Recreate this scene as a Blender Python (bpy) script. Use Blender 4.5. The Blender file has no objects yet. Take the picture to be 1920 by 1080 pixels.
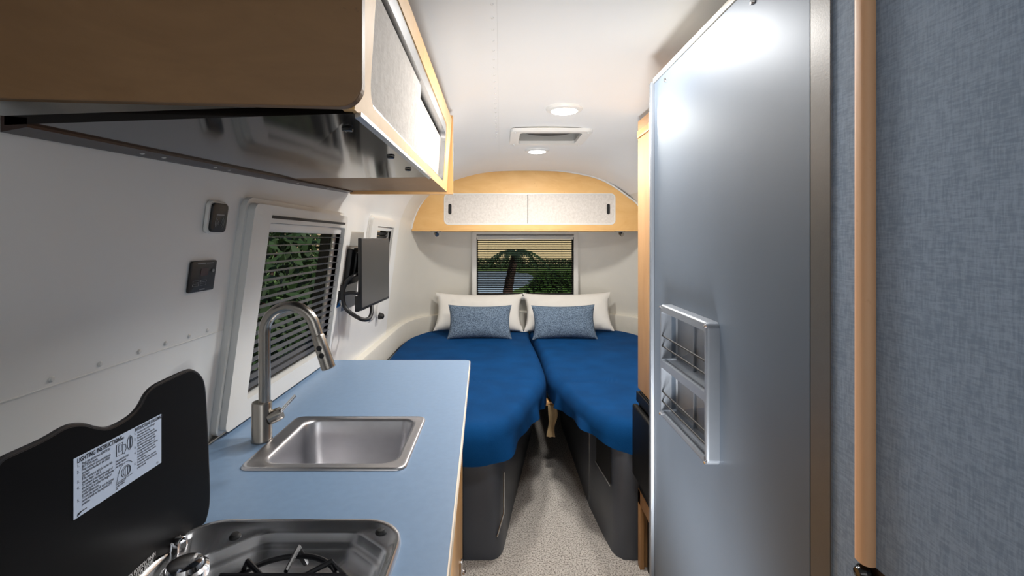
import bpy, bmesh, math, random
from mathutils import Vector, Matrix, noise
random.seed(7)
C = bpy.context.scene.collection
F = 900.0; CX = 938.0; CY = 448.0; CH = 1.4      # focal length in pixels, optical centre, eye height
PI = math.pi

# ------------------------------------------------------------------ measuring
def ray(px, py): return Vector(((px-CX)/F, 1.0, -(py-CY)/F))
EYE = Vector((0, 0, CH))
def RZ(px, py, z): r = ray(px, py); return EYE + r*((z-CH)/r.z)
def RX(px, py, x): r = ray(px, py); return EYE + r*(x/r.x)
def RY(px, py, y): return EYE + ray(px, py)*y
class Plane:
    def __init__(s, o, u, v):
        s.o = Vector(o); s.u = Vector(u).normalized(); v = Vector(v)
        s.n = s.u.cross(v).normalized(); s.v = s.n.cross(s.u)
        s.M = Matrix((( s.u.x, s.v.x, s.n.x, s.o.x), (s.u.y, s.v.y, s.n.y, s.o.y), (s.u.z, s.v.z, s.n.z, s.o.z), (0,0,0,1)))
    def px(s, px, py):
        r = ray(px, py); t = (s.o-EYE).dot(s.n)/r.dot(s.n); p = EYE + r*t - s.o
        return (p.dot(s.u), p.dot(s.v))
    def at(s, a, b, c=0): return s.M @ Vector((a, b, c))

# ------------------------------------------------------------------ materials
def lin(c):
    def f(x):
        x /= 255.0
        return x/12.92 if x <= .04045 else ((x+.055)/1.055)**2.4
    return (f(c[0]), f(c[1]), f(c[2]), 1)
def base_mat(name):
    m = bpy.data.materials.new(name); m.use_nodes = True
    nt = m.node_tree; b = nt.nodes['Principled BSDF']; return m, nt, b
def N(nt, t, **k):
    n = nt.nodes.new(t)
    for a, v in k.items():
        if a in n.inputs.keys(): n.inputs[a].default_value = v
        else: setattr(n, a, v)
    return n
def mat(name, col, rough=.5, metal=0, var=.0, scale=8, bump=0, bscale=60, stretch=(1,1,1), coat=0, rvar=0, spec=None):
    m, nt, b = base_mat(name); L = nt.links.new
    b.inputs['Base Color'].default_value = lin(col); b.inputs['Roughness'].default_value = rough
    b.inputs['Metallic'].default_value = metal; b.inputs['Coat Weight'].default_value = coat
    if spec is not None: b.inputs['Specular IOR Level'].default_value = spec
    tc = N(nt, 'ShaderNodeTexCoord'); mp = N(nt, 'ShaderNodeMapping'); mp.inputs['Scale'].default_value = stretch
    L(tc.outputs['Object'], mp.inputs['Vector'])
    nz = N(nt, 'ShaderNodeTexNoise', Scale=scale, Detail=5.0); L(mp.outputs[0], nz.inputs['Vector'])
    if var:
        r = N(nt, 'ShaderNodeValToRGB')
        c = lin(col)
        r.color_ramp.elements[0].position = .3; r.color_ramp.elements[1].position = .7
        r.color_ramp.elements[0].color = (c[0]*(1-var), c[1]*(1-var), c[2]*(1-var), 1)
        r.color_ramp.elements[1].color = (min(1,c[0]*(1+var)), min(1,c[1]*(1+var)), min(1,c[2]*(1+var)), 1)
        L(nz.outputs['Fac'], r.inputs[0]); L(r.outputs[0], b.inputs['Base Color'])
    if rvar:
        mr = N(nt, 'ShaderNodeMapRange'); mr.inputs['To Min'].default_value = rough-rvar; mr.inputs['To Max'].default_value = rough+rvar
        L(nz.outputs['Fac'], mr.inputs['Value']); L(mr.outputs[0], b.inputs['Roughness'])
    if bump:
        n2 = N(nt, 'ShaderNodeTexNoise', Scale=bscale, Detail=4.0); L(mp.outputs[0], n2.inputs['Vector'])
        bp = N(nt, 'ShaderNodeBump', Strength=bump, Distance=.002); L(n2.outputs['Fac'], bp.inputs['Height']); L(bp.outputs[0], b.inputs['Normal'])
    return m
def wood(name, c1, c2, c3, stretch=(1.2,10,1.2), rough=.38):
    m, nt, b = base_mat(name); L = nt.links.new
    tc = N(nt, 'ShaderNodeTexCoord'); mp = N(nt, 'ShaderNodeMapping'); mp.inputs['Scale'].default_value = stretch
    L(tc.outputs['Object'], mp.inputs['Vector'])
    nz = N(nt, 'ShaderNodeTexNoise', Scale=3.0, Detail=8.0, Roughness=.62, Distortion=1.2); L(mp.outputs[0], nz.inputs['Vector'])
    r = N(nt, 'ShaderNodeValToRGB'); r.color_ramp.elements[0].position=.32; r.color_ramp.elements[1].position=.68
    r.color_ramp.elements[0].color = lin(c1); r.color_ramp.elements[1].color = lin(c2)
    L(nz.outputs['Fac'], r.inputs[0])
    n2 = N(nt, 'ShaderNodeTexNoise', Scale=75.0, Detail=3.0); L(tc.outputs['Object'], n2.inputs['Vector'])
    r2 = N(nt, 'ShaderNodeValToRGB'); r2.color_ramp.elements[0].position=.24; r2.color_ramp.elements[1].position=.31
    r2.color_ramp.elements[0].color=(1,1,1,1); r2.color_ramp.elements[1].color=(0,0,0,1); L(n2.outputs['Fac'], r2.inputs[0])
    mx = N(nt, 'ShaderNodeMixRGB'); mx.inputs['Color2'].default_value = lin(c3)
    L(r2.outputs[0], mx.inputs['Fac']); L(r.outputs[0], mx.inputs['Color1']); L(mx.outputs[0], b.inputs['Base Color'])
    b.inputs['Roughness'].default_value = rough
    return m
def weave(name, c1, c2, scale, rough=.85, dist=.3, mottled=.5, nscale=30, bump=.3):
    m, nt, b = base_mat(name); L = nt.links.new
    tc = N(nt, 'ShaderNodeTexCoord')
    outs = []
    for st in ((1,1,.15), (.15,.15,1)):
        mp = N(nt, 'ShaderNodeMapping'); mp.inputs['Scale'].default_value = st; L(tc.outputs['Object'], mp.inputs['Vector'])
        nz = N(nt, 'ShaderNodeTexNoise', Scale=scale, Detail=2.0, Roughness=.6); L(mp.outputs[0], nz.inputs['Vector']); outs.append(nz.outputs['Fac'])
    ad = N(nt, 'ShaderNodeMath', operation='ADD'); L(outs[0], ad.inputs[0]); L(outs[1], ad.inputs[1])
    nz = N(nt, 'ShaderNodeTexNoise', Scale=nscale, Detail=3.0); L(tc.outputs['Object'], nz.inputs['Vector'])
    mm = N(nt, 'ShaderNodeMath', operation='MULTIPLY_ADD'); mm.inputs[1].default_value = mottled; L(nz.outputs['Fac'], mm.inputs[0]); L(ad.outputs[0], mm.inputs[2])
    r = N(nt, 'ShaderNodeValToRGB'); mid = 1+.5*mottled
    sc = N(nt, 'ShaderNodeMath', operation='MULTIPLY'); sc.inputs[1].default_value = .5/mid; L(mm.outputs[0], sc.inputs[0])
    r.color_ramp.elements[0].position=.41; r.color_ramp.elements[1].position=.59
    r.color_ramp.elements[0].color=lin(c1); r.color_ramp.elements[1].color=lin(c2); L(sc.outputs[0], r.inputs[0]); L(r.outputs[0], b.inputs['Base Color'])
    bp = N(nt, 'ShaderNodeBump', Strength=bump, Distance=.001); L(sc.outputs[0], bp.inputs['Height']); L(bp.outputs[0], b.inputs['Normal'])
    b.inputs['Roughness'].default_value = rough
    return m
def emis(name, col, s):
    m, nt, b = base_mat(name); b.inputs['Emission Color'].default_value = col; b.inputs['Emission Strength'].default_value = s; return m
def glass(name, tint, gl=.07):
    m, nt, b = base_mat(name); L = nt.links.new; nt.nodes.remove(b)
    t = N(nt, 'ShaderNodeBsdfTransparent'); t.inputs[0].default_value = tint
    g = N(nt, 'ShaderNodeBsdfGlossy'); g.inputs['Roughness'].default_value = .12
    x = N(nt, 'ShaderNodeMixShader'); x.inputs[0].default_value = gl
    L(t.outputs[0], x.inputs[1]); L(g.outputs[0], x.inputs[2]); L(x.outputs[0], nt.nodes['Material Output'].inputs[0]); return m

M_shell = mat('white_panel', (232,232,230), .38, 0, .015, 3)
M_ceil = mat('white_ceiling', (238,238,236), .45, 0, .01, 3)
M_rear = mat('cream_panel', (226,223,214), .42, 0, .015, 3)
M_cream = mat('cream_vinyl', (222,218,207), .5, 0, .02, 20, .1, 200)
M_white = mat('white_plastic', (226,225,221), .28, 0, .01, 6)
M_maple = wood('maple', (226,176,108), (236,190,124), (216,162,96), (1.2,3,3), .5)
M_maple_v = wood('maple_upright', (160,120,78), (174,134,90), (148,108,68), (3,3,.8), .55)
M_maple_shaded = wood('maple_shaded', (122,90,56), (136,102,66), (106,78,50), (1.2,1,3), .45)  # maple darkened for the unlit near end panel; its shade is in the colour
M_edge = wood('maple_edge', (200,150,92), (216,168,108), (190,138,82), (2,2,.6), .3)
M_trimwood = wood('peach_wood_trim', (226,174,132), (236,188,146), (222,170,128), (6,6,.5), .5)
M_linen = weave('linen_door', (206,198,189), (226,219,211), 420, .8, mottled=1.0, nscale=55, bump=.1)
M_blue = mat('blue_laminate', (122,148,178), .42, 0, .03, 60, .03, 300)
M_doorlam = mat('steel_blue_laminate', (96,107,120), .5, .2, .05, 4, .02, 400, (1,1,.6), rvar=.05)
M_wallcloth = weave('blue_wallcovering', (126,145,167), (150,168,190), 420, .75, mottled=.25, nscale=12, bump=.2)
M_jamb = mat('dark_metal_jamb', (104,102,99), .42, .5, .04, 40, .05, 300)
M_alu = mat('aluminium', (190,192,194), .25, .9, .03, 30)
M_rack = mat('satin_grey_rack', (130,136,144), .38, .5, .04, 20)
M_steel = mat('brushed_steel', (202,202,206), .33, 1, .03, 30, .04, 120, (1,14,1), rvar=.03)
M_tray = mat('polished_steel', (208,210,214), .26, 1, .03, 20, .03, 60)
M_nickel = mat('brushed_nickel', (158,153,146), .27, 1, .05, 60, .03, 200, (1,1,.1))
M_chrome = mat('chrome', (215,215,218), .1, 1, .02, 10)
M_blackgl = mat('black_gloss', (9,9,11), .07, 0, .0, 4, spec=.6)
M_hood = mat('black_mirror_steel', (40,37,36), .09, .75, .05, 6)
M_lid = mat('black_glass', (6,6,7), .5, 0, .0, 4, spec=.1)
M_black = mat('black_plastic', (16,16,18), .45, 0, .05, 20)
M_frid = mat('fridge_black', (7,7,8), .5, 0, .05, 20, spec=.15)
M_iron = mat('black_iron', (24,24,28), .35, .3, .1, 40, .1, 200)
M_rubber = mat('black_rubber', (14,14,15), .6)
M_screen = mat('grey_screen', (66,66,68), .35, 0, .02, 3, spec=.5)
M_grey = mat('charcoal_laminate', (76,82,92), .42, .1, .04, 5)
M_greyd = mat('dark_grey_laminate', (50,55,65), .45, .1, .04, 5)
M_plate = mat('grey_backing', (178,177,173), .3, .3, .03, 5)
M_bolt = mat('rivet', (222,221,218), .35, .1)
M_seam = mat('seam_shadow', (120,120,120), .6)
M_blanket = mat('navy_blanket', (3,58,106), .9, 0, .16, 7, .35, 260, spec=.12)
M_blanket.node_tree.nodes['Principled BSDF'].inputs['Sheen Weight'].default_value = .0
M_pillow = mat('white_cotton', (232,229,223), .8, 0, .02, 9, .25, 30)
M_cushion = weave('blue_tweed', (52,68,88), (124,143,163), 300, .9, mottled=2.6, nscale=170, bump=.6)
M_strap = mat('beige_webbing', (176,150,112), .8, 0, .1, 40)
M_carpet = None
def carpet():
    m, nt, b = base_mat('speckled_carpet'); L = nt.links.new
    tc = N(nt, 'ShaderNodeTexCoord')
    nz = N(nt, 'ShaderNodeTexNoise', Scale=150.0, Detail=3.0, Roughness=.7); L(tc.outputs['Object'], nz.inputs['Vector'])
    r = N(nt, 'ShaderNodeValToRGB'); r.color_ramp.elements[0].position=.34; r.color_ramp.elements[1].position=.56
    r.color_ramp.elements[0].color=lin((78,71,65)); r.color_ramp.elements[1].color=lin((198,192,185)); L(nz.outputs['Fac'], r.inputs[0]); L(r.outputs[0], b.inputs['Base Color'])
    bp = N(nt, 'ShaderNodeBump', Strength=.6, Distance=.004); L(nz.outputs['Fac'], bp.inputs['Height']); L(bp.outputs[0], b.inputs['Normal'])
    b.inputs['Roughness'].default_value=.95; return m
M_carpet = carpet()
M_slat = mat('black_slat', (12,12,13), .35, 0, .1, 20)
M_slat2 = mat('dark_slat', (96,98,104), .35, .2, .1, 20)
M_glass = glass('tinted_glass', (.85,.87,.85,1), .005)
M_lamp = emis('lamp_lens', (1,.96,.88,1), 9)
M_red = mat('red_display', (52,18,22), .3)
M_mark = mat('grey_marking', (150,150,150), .6)
M_sticker = mat('pale_blue_sticker', (200,214,236), .5)
M_ink = mat('black_ink', (16,20,36), .6)
M_whiteink = mat('white_ink', (225,225,225), .6)
M_brown = mat('dark_brown_laminate', (40,24,18), .4)
M_leaf = mat('leaf_green', (58,92,36), .6, 0, .4, 3)
M_leafd = mat('leaf_dark', (34,58,28), .6, 0, .4, 3)
M_grass = mat('lawn_green', (84,112,52), .9, 0, .25, 2)
M_bark = mat('palm_bark', (62,44,44), .9, 0, .3, 12)
M_render = mat('warm_render', (228,208,176), .9, 0, .04, 2)
M_roof = mat('roof_tile', (150,92,66), .9, 0, .1, 8)
M_water = mat('pool_water', (176,198,222), .6, 0, .05, 2)
M_winds = mat('house_window', (70,80,95), .2)

# ------------------------------------------------------------------ mesh building
class MB:
    def __init__(s): s.bm = bmesh.new()
    def _merge(s, b, M=None):
        if M is not None: bmesh.ops.transform(b, matrix=M, verts=b.verts)
        me = bpy.data.meshes.new('t'); b.to_mesh(me); b.free(); s.bm.from_mesh(me); bpy.data.meshes.remove(me); return s
    def box(s, x0, x1, y0, y1, z0, z1, bev=0, seg=2, M=None):
        b = bmesh.new(); bmesh.ops.create_cube(b, size=1)
        for v in b.verts: v.co = Vector(((x0+x1)/2+v.co.x*(x1-x0), (y0+y1)/2+v.co.y*(y1-y0), (z0+z1)/2+v.co.z*(z1-z0)))
        if bev: bmesh.ops.bevel(b, geom=b.edges[:], offset=bev, segments=seg, affect='EDGES', profile=.5)
        return s._merge(b, M)
    def loft(s, loops, cap0=True, cap1=True, M=None, closed=True):
        b = bmesh.new(); R = [[b.verts.new(Vector(p)) for p in lp] for lp in loops]; n = len(R[0])
        for i in range(len(R)-1):
            for j in range(n if closed else n-1):
                k = (j+1) % n
                try: b.faces.new((R[i][j], R[i][k], R[i+1][k], R[i+1][j]))
                except ValueError: pass
        if cap0: b.faces.new(R[0][::-1])
        if cap1: b.faces.new(R[-1])
        bmesh.ops.recalc_face_normals(b, faces=b.faces) if (cap0 and cap1) else None
        return s._merge(b, M)
    def prism(s, pts, d0, d1, bev=0, M=None, seg=2):
        b = bmesh.new(); f = b.faces.new([b.verts.new((p[0], p[1], d0)) for p in pts])
        r = bmesh.ops.extrude_face_region(b, geom=[f])
        for v in [g for g in r['geom'] if isinstance(g, bmesh.types.BMVert)]: v.co.z = d1
        bmesh.ops.recalc_face_normals(b, faces=b.faces)
        if bev:
            ed = [e for e in b.edges if abs(e.verts[0].co.z-e.verts[1].co.z) < 1e-7]
            bmesh.ops.bevel(b, geom=ed, offset=bev, segments=seg, affect='EDGES', profile=.5)
        return s._merge(b, M)
    def plate(s, outer, holes, d0, d1, M=None):
        b = bmesh.new()
        for d in (d0, d1):
            es = []
            for lp in [outer]+holes:
                vs = [b.verts.new((p[0], p[1], d)) for p in lp]
                es += [b.edges.new((vs[i], vs[(i+1) % len(vs)])) for i in range(len(vs))]
            bmesh.ops.triangle_fill(b, edges=es, use_beauty=True)
        for lp in [outer]+holes:
            n = len(lp)
            for i in range(n):
                p, q = lp[i], lp[(i+1) % n]
                b.faces.new([b.verts.new((p[0],p[1],d0)), b.verts.new((q[0],q[1],d0)), b.verts.new((q[0],q[1],d1)), b.verts.new((p[0],p[1],d1))])
        bmesh.ops.remove_doubles(b, verts=b.verts, dist=1e-6); bmesh.ops.recalc_face_normals(b, faces=b.faces)
        return s._merge(b, M)
    def tube(s, pts, r, seg=12, M=None, cap=True):
        pts = [Vector(p) for p in pts]; n = len(pts); rr = r if isinstance(r, (list, tuple)) else [r]*n
        loops = []; up = None
        for i, p in enumerate(pts):
            t = (pts[min(i+1,n-1)]-pts[max(i-1,0)]).normalized()
            if up is None: up = t.orthogonal().normalized()
            up = (up - t*up.dot(t)).normalized(); w = t.cross(up)
            loops.append([p + (up*math.cos(2*PI*k/seg) + w*math.sin(2*PI*k/seg))*rr[i] for k in range(seg)])
        return s.loft(loops, cap, cap, M)
    def lathe(s, prof, seg=32, M=None):
        return s.loft([[(r*math.cos(2*PI*k/seg), r*math.sin(2*PI*k/seg), z) for k in range(seg)] for r, z in prof], True, True, M)
    def build(s, name, m, parent=None, smooth=35, **tags):
        me = bpy.data.meshes.new(name); s.bm.to_mesh(me); s.bm.free()
        o = bpy.data.objects.new(name, me); C.objects.link(o)
        me.materials.append(m)
        if smooth:
            me.polygons.foreach_set('use_smooth', [True]*len(me.polygons))
            try: me.set_sharp_from_angle(angle=math.radians(smooth))
            except Exception: pass
        if parent is not None:
            o.parent = parent; o.matrix_parent_inverse = Matrix.Translation(-parent.location)
        tag(o, **tags); return o
def tag(o, label=None, cat=None, group=None, kind=None):
    if label: o['label'] = label
    if cat: o['category'] = cat
    if group: o['group'] = group
    if kind: o['kind'] = kind
def thing(name, label, cat, loc=(0,0,0), group=None, kind=None):
    o = bpy.data.objects.new(name, None); C.objects.link(o); o.location = loc; o.empty_display_size = .05
    tag(o, label, cat, group, kind); return o
def rrect(x0, x1, y0, y1, r, seg=6):
    out = []
    for cx, cy, a0 in ((x1-r,y0+r,-90),(x1-r,y1-r,0),(x0+r,y1-r,90),(x0+r,y0+r,180)):
        for k in range(seg+1):
            a = math.radians(a0+90*k/seg); out.append((cx+r*math.cos(a), cy+r*math.sin(a)))
    return out
def at_z(pts, z): return [(p[0], p[1], z) for p in pts]
def crom(pts, closed=True, sub=8):
    P = [Vector(p) for p in pts]; n = len(P); out = []
    for i in range(n if closed else n-1):
        if closed: a,b,c,d = P[(i-1)%n],P[i],P[(i+1)%n],P[(i+2)%n]
        else: a,b,c,d = P[max(i-1,0)],P[i],P[i+1],P[min(i+2,n-1)]
        for k in range(sub):
            t = k/sub; out.append(.5*((2*b)+(c-a)*t+(2*a-5*b+4*c-d)*t*t+(3*b-a-3*c+d)*t**3))
    if not closed: out.append(P[-1])
    return out
def text_bm(mb, s, size, M, bold=0, ax='LEFT'):
    cu = bpy.data.curves.new('txt', 'FONT'); cu.body = s; cu.size = size; cu.offset = bold; cu.align_x = ax; cu.resolution_u = 2
    o = bpy.data.objects.new('txt', cu); C.objects.link(o)
    dg = bpy.context.evaluated_depsgraph_get(); dg.update()
    me = bpy.data.meshes.new_from_object(o.evaluated_get(dg)); me.transform(M); mb.bm.from_mesh(me)
    bpy.data.objects.remove(o); bpy.data.meshes.remove(me); bpy.data.curves.remove(cu)
T = Matrix.Translation

# ------------------------------------------------------------------ the shell
MX = .235
PROF = [(.92,0),(.95,.3),(.955,.6),(.925,.93),(.889,1.2),(.85,1.49),(.825,1.58),(.775,1.68),(.69,1.77),(.57,1.848),(.44,1.904),(.28,1.952),(.12,1.98),(0,1.986)]
cp = crom([(a, z, 0) for a, z in PROF], False, 6)
AZ = [(max(0, p.x), p.y) for p in cp]
def wid(Y):
    t = min(1, max(0, (Y-1.9)/.8)); return .11*t*t*(3-2*t)
def half(z):
    for (a0,z0),(a1,z1) in zip(AZ, AZ[1:]):
        if z0 <= z <= z1: return a0+(a1-a0)*(z-z0)/(z1-z0+1e-9)
    return 0
def ceil_z(x):
    a = abs(x-MX); best = 2
    for (a0,z0),(a1,z1) in zip(AZ, AZ[1:]):
        if z0 > 1 and a1 <= a <= a0: return z0+(z1-z0)*(a0-a)/(a0-a1+1e-9)
    return best
def wallX(z, Y=1): return MX-half(z)-wid(Y)
Y0, LC, NP = 3.45, 1.05, 3.5
AM = max(a for a, z in AZ)+.11
def shell_pt(a, z, side, Y=None, ph=None):
    if ph is None:
        sz_ = min(1,max(0,(z-1.57)/.10)); sy_ = min(1,max(0,(1.0-Y)/.4)); w = wid(Y)*min(1, a/.3) + .08*sz_*sy_*min(1,max(0,(a-.35)/.15))*(side<0); return Vector((MX+side*(a+w), Y, z))
    aw = a+.11*min(1, a/.3)
    c = max(0, math.cos(ph))**(2/NP); s_ = max(0, math.sin(ph))**(2/NP)
    return Vector((MX+side*aw*c, Y0+LC*(aw/AM)*s_, z))
YS = [-1.2+.155*i for i in range(31)]; YS = [y for y in YS if y < Y0-.02]+[Y0]
PH = [PI/2*(k/40) for k in range(1, 41)]
def shell_part(name, sel, side_list, stations, m, cuts=(), **tg):
    bm = bmesh.new()
    for side in side_list:
        rows = []
        prof = [p for p in AZ if sel(p)]
        for st in stations:
            rows.append([bm.verts.new(shell_pt(a, z, side, Y=st[1]) if st[0]=='y' else shell_pt(a, z, side, ph=st[1])) for a, z in prof])
        for i in range(len(rows)-1):
            for j in range(len(prof)-1):
                f = (rows[i][j], rows[i][j+1], rows[i+1][j+1], rows[i+1][j])
                try: bm.faces.new(f if side < 0 else f[::-1])
                except ValueError: pass
    bmesh.ops.remove_doubles(bm, verts=bm.verts, dist=1e-5)
    for (x0,x1,y0,y1,z0,z1) in cuts:
        pl = []
        if x0 > -5: pl += [((x0,0,0),(1,0,0)),((x1,0,0),(1,0,0))]
        if y0 > -5: pl += [((0,y0,0),(0,1,0)),((0,y1,0),(0,1,0))]
        if z0 > -5: pl += [((0,0,z0),(0,0,1)),((0,0,z1),(0,0,1))]
        for co, no in pl: bmesh.ops.bisect_plane(bm, geom=bm.verts[:]+bm.edges[:]+bm.faces[:], dist=1e-6, plane_co=co, plane_no=no)
        dl = []
        for f in bm.faces:
            c = f.calc_center_median()
            if (x0 <= -5 or x0 < c.x < x1) and (y0 <= -5 or y0 < c.y < y1) and (z0 <= -5 or z0 < c.z < z1): dl.append(f)
        bmesh.ops.delete(bm, geom=dl, context='FACES')
    mb = MB(); mb.bm.free(); mb.bm = bm
    return mb.build(name, m, smooth=50, kind='structure', **tg)
ys = [('y', y) for y in YS]; ps = [('y', Y0)]+[('p', p) for p in PH]
# side window and rear window openings
W1 = (1.215, 1.80, .965, 1.455); W2 = (2.75, 3.14, 1.20, 1.47); WR = (-.215, .665, .90, 1.43)
zsp = min(z for a, z in AZ if z > 1.75)
shell_part('wall_left', lambda p: p[1] <= zsp+1e-6, [-1], ys, M_shell, [(-9,0,W1[0],W1[1],W1[2],W1[3]), (-9,0,W2[0],W2[1],W2[2],W2[3])])
shell_part('wall_right', lambda p: p[1] <= zsp+1e-6, [1], ys, M_shell)
shell_part('ceiling', lambda p: p[1] >= zsp-1e-6, [-1,1], ys+[('p', p) for p in PH], M_ceil, [(.09,.455,2.52,2.83,-9,9)])
shell_part('wall_rear', lambda p: p[1] <= zsp+1e-6, [-1,1], ps, M_rear, [(WR[0],WR[1],4.0,9,WR[2],WR[3])])
fl = MB(); fl.box(-.95, 1.42, -1.25, 4.6, -.05, 0); fl.build('floor', M_carpet, smooth=0, kind='structure')
fw = MB(); ring = [(MX-a, z) for a, z in AZ] + [(MX+a, z) for a, z in AZ[::-1]]
fw.prism([(p[0], p[1]) for p in ring], 0, .03, M=Plane((0,-1.2,0),(1,0,0),(0,0,1)).M); fw.build('wall_front', M_shell, smooth=0, kind='structure')

# seams and rivets
WL = Plane((wallX(.93),0,.93), (0,1,0), (wallX(1.49)-wallX(.93),0,.56))
a0, b0 = WL.px(0,772); a1, b1 = WL.px(415,612)
sm = MB(); sm.box(-.3, 1.15, 0, .0016, -.002, .0012, M=T(WL.at(0, (b0+b1)/2)) @ WL.M.to_3x3().to_4x4())
bs = (b0+b1)/2
for px in (98,185,255,303,345,378): 
    r_ = (bs, WL.px(px, 700)[0]); sm.lathe([(.0045,-.001),(.0045,.001),(.003,.0026),(.0005,.003)], 12, WL.M @ T((r_[1], bs+.012, 0)))
sm.build('trim_1', M_bolt, kind='structure')
sm = MB(); zc = ceil_z(-.02)
for k in range(24): sm.lathe([(.004,.001),(.004,-.001),(.0025,-.0025),(.0004,-.003)], 10, T((-.02, 1.0+.07*k, zc)))
sm.box(-.0085,-.0075, .8, 3.3, ceil_z(-.008)-.0006, ceil_z(-.008)+.001)
sm.build('trim_2', M_bolt, kind='structure')
# cream ledge around the bed
sm = MB(); loops = []
for st in [('y', 2.2),('y',2.4),('y',2.6),('y',2.8),('y', 3.1),('y',3.3)]+ps:
    row = []
    for (z, off) in ((.56,.045),(.70,.045),(.715,.04),(.72,.03),(.72,-.0)):
        p = shell_pt(half(z), z, -1, Y=st[1]) if st[0]=='y' else shell_pt(half(z), z, -1, ph=st[1])
        c = Vector((MX, 3.3, z)) if st[0] != 'y' else Vector((MX, p.y, z))
        row.append(p + (c-p).normalized()*off)
    loops.append(row)
mir = [[Vector((2*MX-p.x, p.y, p.z)) for p in lp] for lp in loops]
sm.loft(loops+mir[::-1], False, False, closed=False)
sm.build('trim_3', M_cream, kind='structure')

# ------------------------------------------------------------------ windows + blinds
def make_window(idx, P, w, h, fl_, fr, fb, ft, dep, label_b, slats, pitch, sm_, group=None, tilt=25, corner=.02, zoff=-.012):
    # P: plane of the inner wall, local x 0..w, y 0..h ; frame face at +dep
    root = thing('window_%d' % idx, None, None, P.at(w/2, 0), kind='structure')
    f = MB(); f.plate(rrect(0,w,0,h,corner), [rrect(fl_, w-fr, fb, h-ft, .008)], -.018, dep, P.M)
    f.plate(rrect(-.012,w+.012,-.012,h+.012,corner+.01), [rrect(fl_, w-fr, fb, h-ft, .008)], -.001, dep*.45, P.M)
    f.build('window_frame', M_white, root)
    g = MB(); g.plate(rrect(fl_-.002,w-fr+.002,fb-.002,h-ft+.002,.02), [rrect(fl_+.010,w-fr-.010,fb+.010,h-ft-.010,.025)], -.055, -.0185, P.M); g.build('gasket', M_rubber, root)
    g = MB(); g.box(fl_+.005,w-fr-.005,fb+.005,h-ft-.005,-.048,-.044, M=P.M); g.build('pane', M_glass, root, smooth=0)
    b = thing('venetian_blind', label_b, 'blind', P.at(w/2, h-ft), group=group)
    s = MB(); y0 = fb+.022; y1 = h-ft-.03; n = int((y1-y0)/pitch)
    for k in range(n+1):
        s.box(-(w-fl_-fr)/2+.004, (w-fl_-fr)/2-.004, -slats/2, slats/2, -.0006, .0006, M=P.M @ T(((w+fl_-fr)/2, y0+k*pitch, zoff)) @ Matrix.Rotation(math.radians(tilt),4,'X'))
    s.build('slats', sm_, b, smooth=0)
    s = MB(); s.box(fl_+.004,w-fr-.004,h-ft-.026,h-ft-.001,-.026,dep*.6,.003,M=P.M); s.build('head_rail', M_white, b)
    s = MB(); s.box(fl_+.012,w-fr-.012,fb+.004,fb+.016,-.022,-.004,.002,M=P.M); s.build('bottom_rail', M_slat, b)
    for q in (.12,.88):
        s = MB(); xx = fl_+(w-fl_-fr)*q; s.tube([(xx,fb+.01,-.002),(xx,h-ft-.02,-.002)], .0009, 6, P.M); s.build('cord', M_slat, b)
    return root
P1 = Plane((wallX(.935),1.15,.935), (0,1,0), (wallX(1.49)-wallX(.93),0,.56))
make_window(1, P1, .70, .56, .085, .018, .055, .045, .03, 'black slatted blind in the left wall window behind the faucet', .020, .0235, M_slat2, tilt=88, zoff=.012)
e = MB(); e.box(.09,.672,.527,.535,.0,.0315,M=P1.M); e.build('trim_4', M_rubber, kind='structure', smooth=0)
xw2 = wallX(1.12, 3.0)
P2 = Plane((xw2+.004,2.62,1.15), (0,1,0), (wallX(1.49,3)-wallX(1.12,3),0,.37))
make_window(2, P2, .56, .375, .12, .03, .04, .045, .03, 'small black slatted blind high on the left wall behind the screen', .022, .022, M_slat, tilt=25)
PR = Plane((-.245,4.36,.865), (1,0,0), (0,0,1))
make_window(3, PR, .94, .60, .03, .03, .02, .045, .02, 'wide black slatted blind in the rear window above the pillows', .0125, .0165, M_slat, tilt=42)
e = MB(); e.box(.03,.91,.566,.573,.0,.0235,M=PR.M); e.build('trim_5', M_rubber, kind='structure', smooth=0)

# ------------------------------------------------------------------ ceiling lights, hatch
def ceiling_light(x, y, r, label):
    z = ceil_z(x)-.001
    t = thing('ceiling_light', label, 'ceiling light', (x,y,z), 'ceiling_lights')
    t['group'] = 'round ceiling lights over the aisle'
    a = MB(); a.lathe([(r,.004),(r,-.004),(r*.96,-.009),(r*.8,-.014),(r*.72,-.014),(r*.70,-.010)][::1], 48, T((x,y,z))); a.build('bezel', M_white, t)
    b = MB(); b.lathe([(r*.70,-.009),(r*.70,-.015),(r*.6,-.0175),(r*.01,-.019)], 48, T((x,y,z))); b.build('lens', M_lamp, t)
    return z
p = RZ(1058,207,1.975); q = RZ(1007,284,1.975)
zl = ceiling_light(p.x, p.y, .082, 'larger nearer round white ceiling light in front of the roof vent')
zl = ceiling_light(q.x, q.y, .080, 'smaller farther round white ceiling light beyond the roof vent')
LP = [(p.x,p.y),(q.x,q.y)]
t = thing('roof_vent', 'square white roof vent hatch in the ceiling between two round lights', 'roof vent', (.27,2.675,1.965))
PC = Plane((.27,2.675,1.964), (1,0,0), (0,-1,0))
a = MB(); a.plate(rrect(-.215,.215,-.185,.185,.03), [rrect(-.165,.165,-.14,.14,.02)], -.012, .006, PC.M)
a.build('vent_frame', M_white, t)
a = MB(); a.loft([at_z(rrect(-.168,.168,-.143,.143,.02), -.0), at_z(rrect(-.165,.165,-.14,.14,.02), -.11)], False, True, PC.M); a.build('shaft', M_plate, t)
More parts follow.
